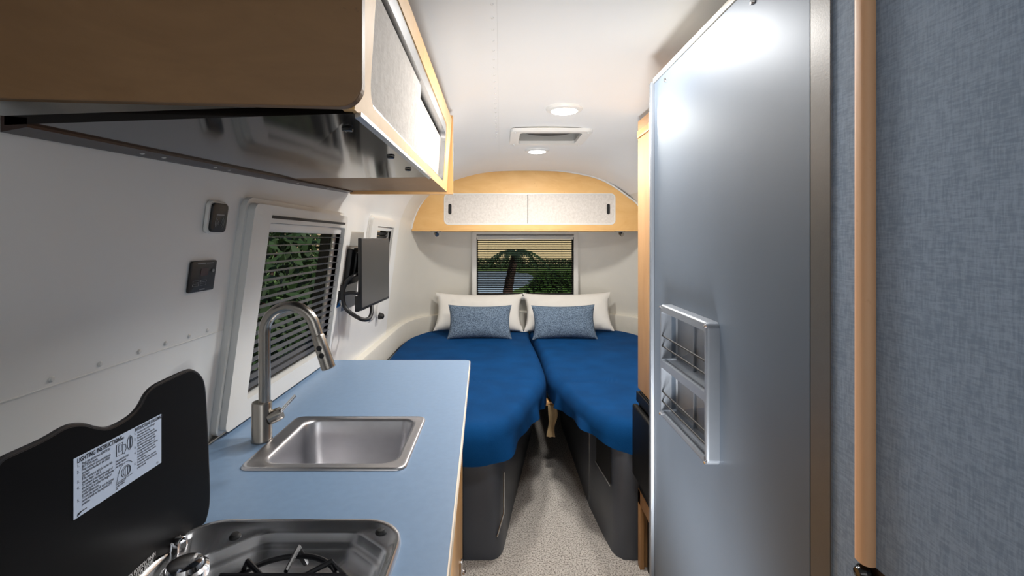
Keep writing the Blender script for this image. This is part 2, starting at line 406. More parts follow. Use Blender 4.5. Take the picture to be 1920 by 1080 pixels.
a = MB(); a.loft([[(.14*math.cos(2*PI*k/40), -.0+.1*math.sin(2*PI*k/40), z) for k in range(40)] for z in (-.1,-.034)]+[[(.13*math.cos(2*PI*k/40), .092*math.sin(2*PI*k/40), -.030) for k in range(40)]], True, True, PC.M); a.build('fan_cover', M_black, t)
for sx in (-1,1):
    for sy in (-1,1): a = MB(); a.lathe([(.005,0),(.005,.013),(.002,.015)],12,PC.M @ T((sx*.19,sy*.163,0))); a.build('screw', M_bolt, t)

# ------------------------------------------------------------------ overhead kitchen cabinet
Pa = Vector((-.170,.56,1.551)); Pb = Vector((-.2055,1.85,1.581)); Pc = Vector((-.186,1.85,1.873))
PF = Plane(Pa, Pb-Pa, Pc-Pb); LW = (Pb-Pa).length
cab = thing('overhead_cabinet', 'long maple wall cabinet with linen sliding doors hanging over the kitchen counter', 'cabinet', (-.4,1.2,1.56))
t0, t1 = PF.px(765,0), PF.px(845,218)
def topb(a, e0, e1): return e0[1]+(e1[1]-e0[1])*(a-e0[0])/(e1[0]-e0[0])
aN = PF.px(701,60)[0]; aFr = PF.px(834.5,300)[0]
ob = (PF.px(833,342)[1]+PF.px(722,226)[1])/2; i0, i1 = PF.px(747,0), PF.px(836,229); ot0 = topb(aN,i0,i1); ot1 = topb(aFr,i0,i1)
ot = (ot0+ot1)/2
hole = rrect(aN, aFr, ob, ot, .03, 8)
outer = [(0,0),(LW,0),(LW,topb(LW,t0,t1)),(0,topb(0,t0,t1))]
outer[2] = (LW, min(outer[2][1],.335)); outer[3] = (0, min(max(outer[3][1],ot+.02),.335))
a = MB(); a.plate(outer, [hole], -.016, 0, PF.M); a.build('front_frame', M_maple, cab, smooth=0)
a = MB(); a.plate(rrect(aN-.0005,aFr+.0005,ob-.0005,ot+.0005,.03,8), [rrect(aN+.005, aFr-.008, ob+.004, ot-.03, .026, 8)], -.028, -.002, PF.M); a.build('door_track', M_alu, cab)
asp = PF.px(791,250)[0]
a = MB(); a.box(aN, asp+.0, ob+.001, ot-.036, -.016,-.008, .001, M=PF.M); a.build('sliding_door', M_linen, cab, smooth=0)
a = MB(); a.box(asp-.03, aFr, ob+.001, ot-.045, -.027,-.019, .001, M=PF.M); a.build('sliding_door', M_linen, cab, smooth=0)
a = MB(); a.box(aN, aFr, ob, ot, -.04,-.034, M=PF.M); a.build('inner_lining', M_black, cab, smooth=0)
# end panel near camera
PN = Plane((0,.56,0),(1,0,0),(0,0,1)); xr = (685-CX)*.56/F; zr = 1.5505
pts = [(-.64,1.562)]
for k in range(9):
    an = math.radians(-90+90*k/8); pts.append((xr-.026+.026*math.cos(an), zr+.026+.026*math.sin(an)))
pts += [(xr,1.86),(-.20,ceil_z(-.2)-.004),(-.3,ceil_z(-.3)-.004),(-.42,ceil_z(-.42)+.004),(-.55,ceil_z(-.50)),(-.62,1.70)]
a = MB(); a.prism(pts, -.0, .014, .0015, PN.M); a.build('end_panel', M_maple_shaded, cab, smooth=0)
a = MB(); a.box(wallX(1.6), -.183, 1.852,1.872, 1.573,1.878, .003); a.build('end_panel', M_edge, cab)
# underside: wood bottom + black hood
def under(y0, y1, dz0, dz1, x_in=0):
    out = []
    for y in (y0, y1):
        k = (y-.56)/1.29; xf = -.170-.0355*k-x_in; zf = 1.551+.030*k
        xl = wallX(1.56)+.004; zl_ = 1.537+.048*k
        out.append([(xf,y,zf+dz0),(xl,y,zl_+dz0),(xl,y,zl_+dz1),(xf,y,zf+dz1)])
    return out
yh = 1.30
a = MB(); a.loft(under(yh,1.851,0.0,.012), True, True); a.build('bottom_board', M_maple_shaded, cab, smooth=0)
hood = thing('range_hood', 'black mirror-finish hood panel under the wall cabinet above the stove', 'range hood', (-.4,.9,1.55))
a = MB(); a.loft(under(.575,yh,-.001,.010,.006), True, True); a.build('hood_panel', M_hood, hood, smooth=0)
a = MB(); k1 = (yh-.56)/1.29
a.loft([[(-.1665-.0355*k,y,1.5508+.03*k-.004),(-.174-.0355*k,y,1.5508+.03*k-.006),(-.174-.0355*k,y,1.5508+.03*k),(-.1665-.0355*k,y,1.5508+.03*k+.001)] for y,k in ((.576,.012),(yh,k1))], True, True); a.build('steel_edge', M_alu, hood, smooth=0)
a = MB(); xw = wallX(1.55)
a.loft([[(xw+.003,y,1.528+.048*k),(xw+.035,y,1.534+.046*k),(xw+.035,y,1.545+.046*k),(xw+.003,y,1.548+.046*k)] for y,k in ((.575,0),(1.845,1))], True, True); a.build('wall_flange', mat('brown_flange',(58,42,36),.3,.3), cab, smooth=0)
for y in (.78,.83,.98,1.03,1.38,1.62): a = MB(); a.lathe([(.004,0),(.0035,-.003),(.0005,-.004)],10,T((xw+.02,y,1.533+.047*(y-.56)/1.29))); a.build('screw', M_bolt, cab)
for y,x in ((.66,-.21),(.92,-.21),(1.12,-.215)): a = MB(); a.lathe([(.008,0),(.007,-.003),(.004,-.004),(.0005,-.0035)],14,T((x,y,1.549+.03*(y-.56)/1.29))); a.build('screw', M_blackgl, hood)

# ------------------------------------------------------------------ rear overhead cabinet
YR = 3.85; PB = Plane((0,YR,0),(1,0,0),(0,0,1))
arch_px = [(771,430),(777,408),(788,385),(802,367),(822,350),(848,337),(878,328),(907,322),(950,319.5),(990,319),(1022,319.5),(1052,321),(1085,326),(1115,333),(1137,342),(1157,354),(1176,368),(1193,381)]
arch = [((x-CX)*YR/F, CH-(y-CY)*YR/F) for x,y in arch_px]
arch += [(1.135,1.62),(1.165,1.55),(1.18,1.477)]
ac = crom([(x,z,0) for x,z in arch], False, 4)
rc = thing('overhead_cabinet', 'arched maple cabinet with two linen sliding doors on the rear wall above the window', 'cabinet', (.23,YR,1.477))
zb = 1.477
ho = ((833-CX)*YR/F, (1153.5-CX)*YR/F, CH-(421-CY)*YR/F, CH-(363-CY)*YR/F)
a = MB(); a.plate([(p.x,p.y) for p in ac], [rrect(ho[0],ho[1],ho[2],ho[3],.035,8)], -.018, 0, PB.M); a.build('front_panel', M_maple, rc, smooth=0)
a = MB(); a.plate(rrect(ho[0]-.002,ho[1]+.002,ho[2]-.002,ho[3]+.002,.037,8), [rrect(ho[0]+.007,ho[1]-.007,ho[2]+.007,ho[3]-.007,.03,8)], -.03, .002, PB.M); a.build('door_surround', M_white, rc)
xs = (989-CX)*YR/F
for s_ in (0,1):
    x0, x1 = (ho[0]+.004, xs+.0) if s_==0 else (xs+.004, ho[1]-.004)
    d = (-.012,-.004) if s_==0 else (-.014,-.006)
    a = MB(); a.plate(rrect(x0,x1,ho[2]+.003,ho[3]-.003,.004 ,4), [], d[0], d[1], PB.M); dr = a.build('sliding_door', M_linen, rc, smooth=0)
    sx = (843.5-CX)*YR/F if s_==0 else (1141-CX)*YR/F
    a = MB(); a.prism(rrect(sx-.013,sx+.013,1.598,1.682,.0125,6), d[1]-.001, d[1]+.0012, M=PB.M); a.build('finger_slot', M_rubber, dr)
a = MB(); a.box(xs+.0005,xs+.0045,ho[2],ho[3],-.014,-.0035,M=PB.M); a.build('door_stile', M_black, rc, smooth=0)
a = MB(); a.tube([(p.x,YR-.003,p.y+.002) for p in ac[:-1]], .0075, 8); a.build('edge_trim', M_white, rc)
# bottom board follows the curved wall
bl = []
for ph in [PI/2*k/20 for k in range(0,21)]:
    p = shell_pt(half(zb), zb, -1, ph=ph)
    if p.y > YR+.01: bl.append((p.x+.01, p.y-.01))
bot = [((771-CX)*YR/F+.004, YR+.002)]+bl+[(2*MX-x, y) for x,y in bl[::-1]]+[(1.175,YR+.002)]
a = MB(); a.prism(bot, zb-.014, zb+.002); a.build('bottom_board', M_maple, rc, smooth=0)
for i,px in enumerate((818,1161)):
    x = (px-CX)*3.95/F
    l = thing('reading_light', 'small silver reading light under the left end of the rear cabinet' if i==0 else 'small silver reading light under the right end of the rear cabinet', 'light', (x,3.93,zb-.014), 'reading lights under the rear cabinet')
    a = MB(); a.lathe([(.045,0),(.045,-.004),(.03,-.008),(.012,-.010)], 24, T((x,3.93,zb-.0145))); a.build('mount', M_alu, l)
    a = MB(); a.tube([(x-.004,3.93,zb-.022),(x+.0,3.92,zb-.034),(x+.014,3.90,zb-.043)], [.007,.014,.017], 14); a.build('lamp_head', M_nickel, l)

# ------------------------------------------------------------------ kitchen counter
ZC = .92
def fx(y, off=0): return -.12+.044*(1.9-y)/1.216+off
XB = wallX(.93)+.008
sink_o = (-.545,-.197,.992,1.287); sink_h = (-.505,-.225,1.022,1.266)
hob_o = rrect(-.512,-.155,.18,.81,.065,10)
hob_h = [(x+(.012 if x<-.33 else -.010), y+(.012 if y<.5 else -.012)) for x,y in hob_o]
ct = thing('kitchen_counter', 'blue laminate worktop holding sink and stove along the left wall', 'counter', (-.4,1.1,0))
far = [(fx(1.9)-.02+.02*math.cos(t_), 1.88+.02*math.sin(t_)) for t_ in [PI/2*k/6 for k in range(7)]]
outer = [(XB,.10),(fx(.10),.10)]+far+[(XB,1.9)]
a = MB(); a.plate(outer, [rrect(sink_o[0]+.012,sink_o[1]-.012,sink_o[2]+.012,sink_o[3]-.012,.02), hob_h], ZC-.028, ZC); a.build('worktop', M_blue, ct, smooth=0)
strip = [(fx(.10),.10)]+far+[(XB+.0,1.9)]
a = MB(); out2 = [(fx(.10)+.0025,.10)]+[(fx(1.9)-.02+.0225*math.cos(t_), 1.88+.0225*math.sin(t_)) for t_ in [PI/2*k/6 for k in range(7)]]+[(XB,1.9025)]
a.loft([[(p[0],p[1],ZC-.0285),(q[0],q[1],ZC-.0285),(q[0],q[1],ZC-.0005),(p[0],p[1],ZC+.0006)] for p,q in zip(strip,out2)], True, True); a.build('edge_band', mat('cream_edge',(232,216,196),.4), ct)
a = MB(); a.box(XB-.004,XB+.006,.10,1.9,ZC,ZC+.006,.002); a.build('back_trim', M_nickel, ct)
bc = thing('base_cabinet', 'maple cabinet under the blue worktop with a small metal latch', 'cabinet', (-.4,1.1,0))
def bx_(y): return fx(y)-.028-.0
a = MB(); a.loft([[(bx_(y)-.018,y,.0),(bx_(y),y,.0),(bx_(y),y,ZC-.03),(bx_(y)-.018,y,ZC-.03)] for y in (.1,1.87)], True, True); a.build('front_panel', M_edge, bc, smooth=0)
a = MB(); a.box(XB+.002,bx_(1.87)-.001,1.852,1.87,0,ZC-.03); a.build('end_panel', M_edge, bc, smooth=0)
PBc = Plane((bx_(1.87),1.87,0),(0,-1,0),(0,0,1))
qa, qb = Plane((bx_(1.87),1.87,0),(bx_(1.5)-bx_(1.87),-.37,0),(0,0,1)).px(862,975)
qa = max(.03, min(qa,.3)); pz = 1.87-qa
lt = MB(); lt.box(bx_(pz)+.0005,bx_(pz)+.010,pz-.012,pz+.012,.22,.30,.003); lt.lathe([(.009,0),(.009,.008),(.005,.011)],16,T((bx_(pz)+.009,pz,.26)) @ Matrix.Rotation(PI/2,4,'Y')); lt.build('latch', M_chrome, bc)

# sink
sk = thing('sink', 'rectangular stainless steel sink basin set in the blue worktop', 'sink', (-.37,1.14,ZC))
def R4(o, z, r, d=0): return at_z(rrect(o[0]+d,o[1]-d,o[2]+d,o[3]-d,r,8), z)
a = MB()
a.loft([R4(sink_o,ZC+.0005,.022), R4(sink_o,ZC+.004,.022,.001), R4(sink_o,ZC+.006,.02,.004), R4(sink_o,ZC+.0045,.02,.009),
        R4(sink_h,ZC+.0045,.035,-.008), R4(sink_h,ZC+.003,.035,-.002), R4(sink_h,ZC-.003,.035,.001), R4(sink_h,ZC-.05,.035,.004), R4(sink_h,ZC-.115,.035,.010), R4(sink_h,ZC-.128,.03,.016), R4(sink_h,ZC-.134,.03,.030)], False, True)
a.build('basin', M_steel, sk, smooth=60)
a = MB(); a.lathe([(.032,0),(.03,.002),(.022,.0025),(.02,-.001),(.001,-.0015)],28,T((-.36,1.15,ZC-.1335))); a.build('drain', M_chrome, sk)

# faucet
fp = RZ(491,826,ZC); fxp, fyp = fp.x, fp.y
ft = thing('faucet', 'tall gooseneck brushed nickel faucet standing beside the sink', 'faucet', (fxp,fyp,ZC))
a = MB(); hb = .092; a.lathe([(.0235,0),(.0235,.004),(.0225,.006),(.0225,hb-.003),(.021,hb),(.0135,hb+.0005)],40,T((fxp,fyp,ZC+.0005))); a.build('base', M_nickel, ft)
xa = fxp+.0065; Rg = .0605; za = 1.235-Rg+.004
path = [(xa,fyp,ZC+hb-.004),(xa,fyp,1.10),(xa,fyp,za)]
for k in range(1,17):
    an = PI-math.radians(167)*k/16; path.append((xa+Rg+Rg*math.cos(an), fyp+.0*k, za+Rg*math.sin(an)))
l_ = Vector(path[-1]); d_ = (l_-Vector(path[-2])).normalized(); path.append(tuple(l_+d_*.024))
a = MB(); a.tube(path, .0132, 24); a.build('spout', M_nickel, ft)
h0 = l_+d_*.022; hd = MB(); hd.tube([h0, h0+d_*.003, h0+d_*.05, h0+d_*.082, h0+d_*.084], [.0132,.0148,.0160,.0165,.0150], 28); sp = hd.build('spray_head', M_nickel, ft)
for k in (.030,.048):
    a = MB(); c = h0+d_*k+Vector((.0,-.0155,.0)); a.lathe([(.0062,-.003),(.0062,.002),(.004,.0038),(.0005,.004)],16,T(c) @ Matrix.Rotation(PI/2,4,'X')); a.build('spray_button', M_rubber, sp)
a = MB(); hz = ZC+.053
a.tube([(fxp+.018,fyp,hz),(fxp+.036,fyp+.004,hz+.008),(fxp+.044,fyp+.006,hz+.012)],[.0155,.0155,.0145],22); a.build('handle_hub', M_nickel, ft)
a = MB(); tip = RY(554,741,fyp+.03); a.tube([(fxp+.038,fyp+.006,hz+.010),tip],[.0042,.0036],12); a.build('handle_lever', M_chrome, ft)

# stove
sv = thing('stove', 'polished steel drop-in gas stove with black pan support and open black glass lid', 'stove', (-.33,.5,ZC))
oct_ = [(-.382,.783),(-.232,.783),(-.173,.735),(-.173,.26),(-.232,.21),(-.382,.21),(-.45,.26),(-.45,.722)]
cen = Vector((-.325,.50))
def star(poly, n=144, inset=0, rnd=0):
    out = []
    for k in range(n):
        an = 2*PI*k/n; d = Vector((math.cos(an), math.sin(an))); best = None
        for i in range(len(poly)):
            p = Vector(poly[i][:2]); q = Vector(poly[(i+1)%len(poly)][:2]); e = q-p
            den = d.x*e.y-d.y*e.x
            if abs(den) < 1e-9: continue
            w = p-cen; t_ = (w.x*e.y-w.y*e.x)/den; u = (w.x*d.y-w.y*d.x)/den
            if t_ > 0 and -1e-6 <= u <= 1+1e-6 and (best is None or t_ < best): best = t_
        out.append(best-inset)
    for _ in range(rnd): out = [(out[i-1]+out[i]*2+out[(i+1)%n])/4 for i in range(n)]
    return [(cen.x+math.cos(2*PI*k/n)*r, cen.y+math.sin(2*PI*k/n)*r) for k, r in enumerate(out)]
a = MB(); n_ = 216
a.loft([at_z(star(hob_o,n_),ZC+.0005), at_z(star(hob_o,n_,.001),ZC+.008), at_z(star(hob_o,n_,.006),ZC+.011), at_z(star(hob_o,n_,.013),ZC+.0095), at_z(star(hob_o,n_,.018),ZC+.004),
        at_z(star(oct_,n_,-.003,1),ZC+.003), at_z(star(oct_,n_,.002,1),ZC+.0),
        at_z(star(oct_,n_,.008,2),ZC-.009), at_z(star(oct_,n_,.014,2),ZC-.011), at_z(star(oct_,n_,.02,2),ZC-.014), at_z(star(oct_,n_,.028,3),ZC-.022), at_z(star(oct_,n_,.05,4),ZC-.024)], False, True)
a.build('tray', M_tray, sv, smooth=50)
for px,py in ((441,1006),(714,998)):
    p = RZ(px,py,ZC+.004); a = MB(); a.lathe([(.009,-.001),(.009,.002),(.006,.006),(.001,.007)],18,T((p.x,p.y,ZC+.003))); a.build('rubber_foot', M_rubber, sv)
bc_ = Vector((-.298,.637,ZC-.022))
a = MB(); a.lathe([(.062,-.001),(.060,.006),(.048,.012),(.046,.008),(.04,.006)],40,T(bc_)); a.build('burner_base', M_tray, sv)
a = MB(); a.lathe([(.036,.004),(.038,.014),(.037,.020),(.030,.024),(.001,.025)],40,T(bc_)); a.build('burner_cap', M_iron, sv)
gr = MB(); zr_ = ZC+.008
gr.tube([(bc_.x+.078*math.cos(2*PI*k/48), bc_.y+.078*math.sin(2*PI*k/48), zr_) for k in range(49)], .0038, 8)
for an in (90, 35, 145, -35, -145, -90):
    ca, sa = math.cos(math.radians(an)), math.sin(math.radians(an))
    gr.tube([(bc_.x+.098*ca, bc_.y+.098*sa, ZC-.016),(bc_.x+.082*ca, bc_.y+.082*sa, zr_-.002),(bc_.x+.072*ca, bc_.y+.072*sa, zr_+.016),(bc_.x+.03*ca, bc_.y+.03*sa, zr_+.010)], [.0045,.005,.0042,.003], 8)
for dy in (-.05,.02):
    gr.tube([(bc_.x-.105, bc_.y+dy-.02, ZC-.012),(bc_.x-.085, bc_.y+dy, zr_+.010),(bc_.x+.085, bc_.y+dy, zr_+.010),(bc_.x+.10, bc_.y+dy-.02, ZC-.012)], .0045, 8)
gr.build('pan_support', M_iron, sv)
# round chrome hinge knobs
a = MB(); kp = RZ(352,1072,ZC+.01)
a.lathe([(r,z) for r,z in ((.030,0),(.030,.010),(.026,.013),(.0245,.011),(.022,.019),(.016,.022),(.001,.0225))],36,T((kp.x-.004,kp.y,ZC+.004)))
a.build('hinge_cap', M_chrome, sv)

# lid
XL = -.50; PLd = Plane((XL,0,0),(0,1,0),(0,0,1))
lp = [(-160,960),(-20,885),(8,862),(28,852),(80,828),(118,806),(138,799),(160,798),(180,803),(202,805),(226,795),(248,780),(264,762),(276,740),(290,726),(315,713),(348,698),(362,696),(376,706),(384,728),(388,790),(391,860),(393,925),(390,960),(378,995),(360,1018)]
poly = [PLd.px(x,y) for x,y in lp]
poly = [(p.x,p.y) for p in crom([(x,y,0) for x,y in poly], False, 4)]
yl0 = poly[0][0]; poly = poly + [(.70,.936),(yl0,.936)]
a = MB(); a.prism(poly, -.006, 0, M=PLd.M); ld = a.build('lid', M_lid, sv, smooth=0)
a = MB(); a.tube([PLd.at(p[0],p[1],-.003) for p in poly[:-2]], .0033, 6); a.build('lid_rim', mat('silver_rim',(60,60,62),.3,.6), ld).matrix_parent_inverse = Matrix()
sc_ = [PLd.px(137,863),PLd.px(300,775),PLd.px(303,865),PLd.px(140,975)]
sx0 = sc_[0][0]; sx1 = (sc_[1][0]+sc_[2][0])/2; sz1 = (sc_[0][1]+sc_[1][1])/2; sz0 = (sc_[2][1]+sc_[3][1])/2
a = MB(); a.box(sx0,sx1,sz0,sz1,.0003,.0008,M=PLd.M); st = a.build('sticker', M_sticker, None, smooth=0); st.parent = ld; st['label'] = 'pale blue instruction sticker'
tx = MB(); H = sz1-sz0; Wd = sx1-sx0
def line(s, x, y, size, bold=0, w=None):
    text_bm(tx, s, size, PLd.M @ T((sx0+x*Wd, sz1-y*H, .0011)) @ Matrix.Diagonal((w or .8,1,1,1)), bold)
line('LIGHTING INSTRUCTIONS', .03, .10, .0078, .00018, .72)
L1 = ['Push the electronic IGNITION','BUTTON down.','Push and turn the control knob','counterclockwise to the HIGH','(lit) end.','If the attempt to light the burner fails','repeat steps 1 and 2.','To increase or decrease the height of','the burner flame, return the burner','control knob to either the height or','smaller flame icon.','To turn the burner off, turn the burner','control knob to the original OFF','position.']
for k, s in enumerate(L1): line(s, .075, .17+.052*k, .0047, .00007, .70 if len(s)<36 else .63)
for s, k in (('1.',0),('2.',2),('3.',5),('4.',7),('5.',11)): line(s, .03, .17+.052*k, .0047, .0001)
line("INSTRUCTIONS D'ALLUMAGE", .645, .08, .0062, .00015, .66)
L2 = ["Poussez sur le bouton d'allumage","electronique vers le bas.","Poussez et tournez le bouton de","commande dans le sens contraire des","aiguilles d'une montre jusqu'a (lit).","Si la tentative d'allumage du bruleur","echoue, repetez les etapes 1 et 2.","Pour augmenter ou diminuer la flamme","du bruleur, tournez le bouton de","commande vers la grande ou petite","icone de flamme.","Pour eteindre le bruleur, tournez le","bouton de commande du bruleur a la","position d'arret."]
for k, s in enumerate(L2): line(s, .675, .14+.052*k, .0040, .00006, .62)
for s, k in (('1.',0),('2.',2),('3.',5),('4.',7),('5.',11)): line(s, .64, .14+.052*k, .0042, .0001)
for k,s in enumerate(('PUSH & TURN','Push in and turn to light','Poussez et tournez','pour allumer')): line(s, .42, (.10,.46,.51,.56)[k], .0040, .0001, .55)
for k,s in enumerate(('Turn to the original OFF','Tournez a la position','arret')): line(s, .42, .88+.04*k, .0034, .0001, .5)
line('0.2', .93, .96, .0034, .0001)
def sp_(x, y): return (sx0+x*Wd, sz1-y*H, .0011)
def loop_line(pts, r=.00028): tx.tube([PLd.M @ Vector(sp_(*p)) for p in pts], r, 5)
loop_line([(.43,.15),(.50,.15),(.50,.36),(.43,.36),(.43,.15)])
loop_line([(.455,.18),(.485,.18),(.485,.30),(.455,.30),(.455,.18)])
loop_line([(.50,.20),(.535,.22),(.54,.30),(.52,.38),(.495,.36)])
def ell(cx_, cy_, rx, ry, a0=0, a1=360): return [(cx_+rx*math.cos(math.radians(a0+(a1-a0)*k/24)), cy_+ry*math.sin(math.radians(a0+(a1-a0)*k/24))) for k in range(25)]
loop_line(ell(.585,.23,.03,.13)); loop_line([(.585,.12),(.585,.34)]); loop_line([(.595,.12),(.595,.34)])
loop_line(ell(.54,.72,.055,.10)); loop_line(ell(.545,.72,.04,.08)); loop_line([(.53,.64),(.53,.80)]); loop_line([(.56,.64),(.56,.80)])
loop_line(ell(.54,.70,.085,.15,180,330)); loop_line([(.45,.70),(.43,.84),(.62,.84)])
tx.prism([sp_(.03,.985)[:2], sp_(.075,.935)[:2], sp_(.035,.935)[:2]], .0009,.0012, M=PLd.M)
line('_____', .05, .925, .005, .0004, .8)
o_ = tx.build('lettering', M_ink, None, smooth=0); o_.parent = ld
tx = MB()
def wl(s, yr, z, size=.0085): text_bm(tx, s, size, PLd.M @ T((yr, z, .0006)) @ Matrix.Diagonal((.62,1,1,1)), .0001, 'RIGHT')
q = PLd.px(291,1036); yr = q[0]; zt = q[1]
wl('FULL OPEN POSITION WHEN', yr, zt-.004); wl('IN OPERATION. BEFORE', yr-.004, zt-.0105); wl('OPERATES TO COOL', yr-.002, zt-.017)
b_ = tx.build('warning_lettering', M_whiteink, None, smooth=0); b_.parent = ld; b_['label'] = 'white warning lettering'
# hinge clip on lid
cl = MB(); cq = PLd.px(328,1030)
cl.prism([(cq[0]-.010,.936),(cq[0]+.010,.936)]+[(cq[0]+.010*math.cos(math.radians(a_)), cq[1]+.008+.012*math.sin(math.radians(a_))) for a_ in range(0,181,20)], .0005,.012,.002,M=PLd.M)
cl.build('hinge_bracket', M_chrome, sv)


# ------------------------------------------------------------------ control panels on left wall
def wall_rect(pxs):
    q = [WL.px(*p) for p in pxs]; a_ = [p[0] for p in q]; b_ = [p[1] for p in q]
    return min(a_[0],a_[3])/2+max(a_[0],a_[3])/2, (a_[1]+a_[2])/2, (b_[2]+b_[3])/2, (b_[0]+b_[1])/2
x0,x1,y0,y1 = wall_rect([(391,380),(420,381),(410,434),(381,434)])
t = thing('control_panel', 'small black rounded control panel, upper one, on the white left wall', 'control panel', WL.at((x0+x1)/2,y0))
a = MB(); a.prism(rrect(x0-.006,x1+.006,y0-.004,y1+.004,.012), 0, .008, .002, WL.M); a.build('surround', M_white, t)
a = MB(); a.prism(rrect(x0,x1,y0,y1,.010), .007, .014, .002, WL.M); bd = a.build('faceplate', M_black, t)
a = MB(); cx_,cy_ = (x0+x1)/2,(y0*2+y1)/3
for r_ in (.006,.011,.016): 
    for s_ in (0,180): a.tube([WL.at(cx_+r_*math.cos(math.radians(s_+g)),cy_+r_*math.sin(math.radians(s_+g)),.0142) for g in range(-45,50,15)],.0005,5)
a.build('marking', M_mark, bd); a = MB(); a.box(cx_-.014,cx_+.014,y1-.026,y1-.023,.014,.0144,M=WL.M); a.build('marking', M_mark, bd)
x0,x1,y0,y1 = wall_rect([(357,490),(404,487),(394,542),(347,550)])
t = thing('control_panel', 'square black monitor panel with dim red display, lower one, on the white left wall', 'control panel', WL.at((x0+x1)/2,y0))
a = MB(); a.prism(rrect(x0,x1,y0,y1,.004), 0, .006, .0015, WL.M); bd = a.build('faceplate', M_black, t)
w_, h_ = x1-x0, y1-y0
a = MB(); a.box(x0+.36*w_,x0+.66*w_,y0+.52*h_,y0+.76*h_,.006,.0066,M=WL.M); a.build('display', M_red, t, smooth=0)
a = MB(); a.box(x0+.2*w_,x0+.52*w_,y1-.09*h_,y1-.06*h_,.006,.0064,M=WL.M); a.box(x0+.56*w_,x0+.85*w_,y1-.085*h_,y1-.065*h_,.006,.0064,M=WL.M)
for i in range(2):
    for j in range(2): a.plate(rrect(x0+(.1+.3*i)*w_,x0+(.34+.3*i)*w_,y0+(.2+.11*j)*h_,y0+(.27+.11*j)*h_,.001),[rrect(x0+(.11+.3*i)*w_,x0+(.33+.3*i)*w_,y0+(.205+.11*j)*h_,y0+(.265+.11*j)*h_,.0008)],.006,.0064,WL.M)
a.box(x0+.4*w_,x0+.6*w_,y0+.06*h_,y0+.09*h_,.006,.0064,M=WL.M)
a.lathe([(.0035,0),(.0035,.002),(.001,.003)],12,WL.M @ T((x0+.85*w_,y0+.66*h_,.006)))
a.build('marking', M_mark, bd, smooth=0, kind='stuff')

# ------------------------------------------------------------------ screen on its arm
c0, c1_, c2, c3 = RY(678,447,2.0), RY(678,583,2.0), RY(729.5,558,2.42), RY(729.5,443,2.42)
PT = Plane((c0.x,2.0,1.10), (c2.x-c0.x,.42,0), (0,0,1)); hw = math.hypot(c2.x-c0.x,.42); hh = .303
tv = thing('television', 'thin black framed flat screen on a swing arm at the left wall', 'television', (-.58,2.2,1.1))
a = MB(); a.box(0,hw,0,hh,-.016,0,.002,M=PT.M); a.box(.0,.12,-.004,.06,-.03,-.012,.003,M=PT.M); a.box(.1,hw-.1,.05,hh-.06,-.034,-.014,.006,M=PT.M); a.build('casing', M_black, tv)
a = MB(); a.box(.005,hw-.005,.012,hh-.005,-.001,.0006,M=PT.M); a.build('screen', M_screen, tv, smooth=0)
ar = thing('wall_bracket', 'black articulated wall bracket with curved arms holding the flat screen', 'bracket', (-.66,2.08,1.2))
xw = wallX(1.28, 2.1)
WB = Plane((wallX(1.15,2.08),2.0,1.15),(0,1,0),(wallX(1.45,2.08)-wallX(1.15,2.08),0,.3))
bp = MB(); bp.prism(rrect(-.13,.24,-.06,.285,.01), 0, .004, .001, WB.M); bp.build('backing_plate', M_plate, ar)
bp = MB(); bp.box(.01,.15,.06,.21,.004,.030,.006,M=WB.M); bp.box(.04,.16,.10,.20,.03,.045,.006,M=WB.M); bp.build('wall_plate', M_black, ar)
bp = MB(); bp.box(.02,.16,.211,.218,.006,.032,.001,M=WB.M); bp.build('wall_plate_top', M_nickel, ar)
def y2(x,y,d=1.99): return RY(x,y,d)
ta = MB()
piv = y2(641,548)
ta.tube([y2(641,562),y2(641,534)], .013, 16)
ta.tube(crom([y2(643,545),y2(650,528),y2(662,518),RY(676,512,2.06)],False,5), .0085, 12)
ta.tube(crom([y2(643,552),y2(656,549),y2(668,550),RY(680,554,2.08)],False,5), .0075, 12)
ta.tube(crom([y2(642,555),y2(647,576),y2(662,590),y2(680,599),RY(692,597,2.05),RY(697,585,2.08),RY(697,574,2.1)],False,6), .0085, 12)
ta.build('arm', M_black, ar)
ta = MB(); ta.tube([y2(640,540,2.0), (wallX(1.19,2.0)+.003,2.0,1.20)], .010, 12); ta.box(-.09,-.0,-.03,.04,.004,.012,.002,M=WB.M @ T((.03,.0,0))); ta.build('arm_mount', M_chrome, ar)
ta = MB(); ta.tube([RY(652,497,2.08),RY(672,501,2.10)], .005, 10); ta.build('pin', M_chrome, ar)
# outlet below
WO = Plane((wallX(1.0,2.75),2.70,.94),(0,1,0),(wallX(1.1,2.75)-wallX(.94,2.75),0,.16))
ol = thing('power_outlet', 'white wall outlet with a black plug below the flat screen', 'outlet', WO.at(0,0))
qo = WO.px(701,578)
a = MB(); a.prism(rrect(qo[0]-.07,qo[0]+.05,qo[1]-.06,qo[1]+.06,.008), .002, .012, .002, WO.M); a.build('plate', M_white, ol)
q = WO.px(708,592); a = MB(); a.lathe([(.022,0),(.022,.012),(.016,.03),(.008,.034)],18,WO.M @ T((q[0],q[1],.008))); a.build('plug', M_black, ol)

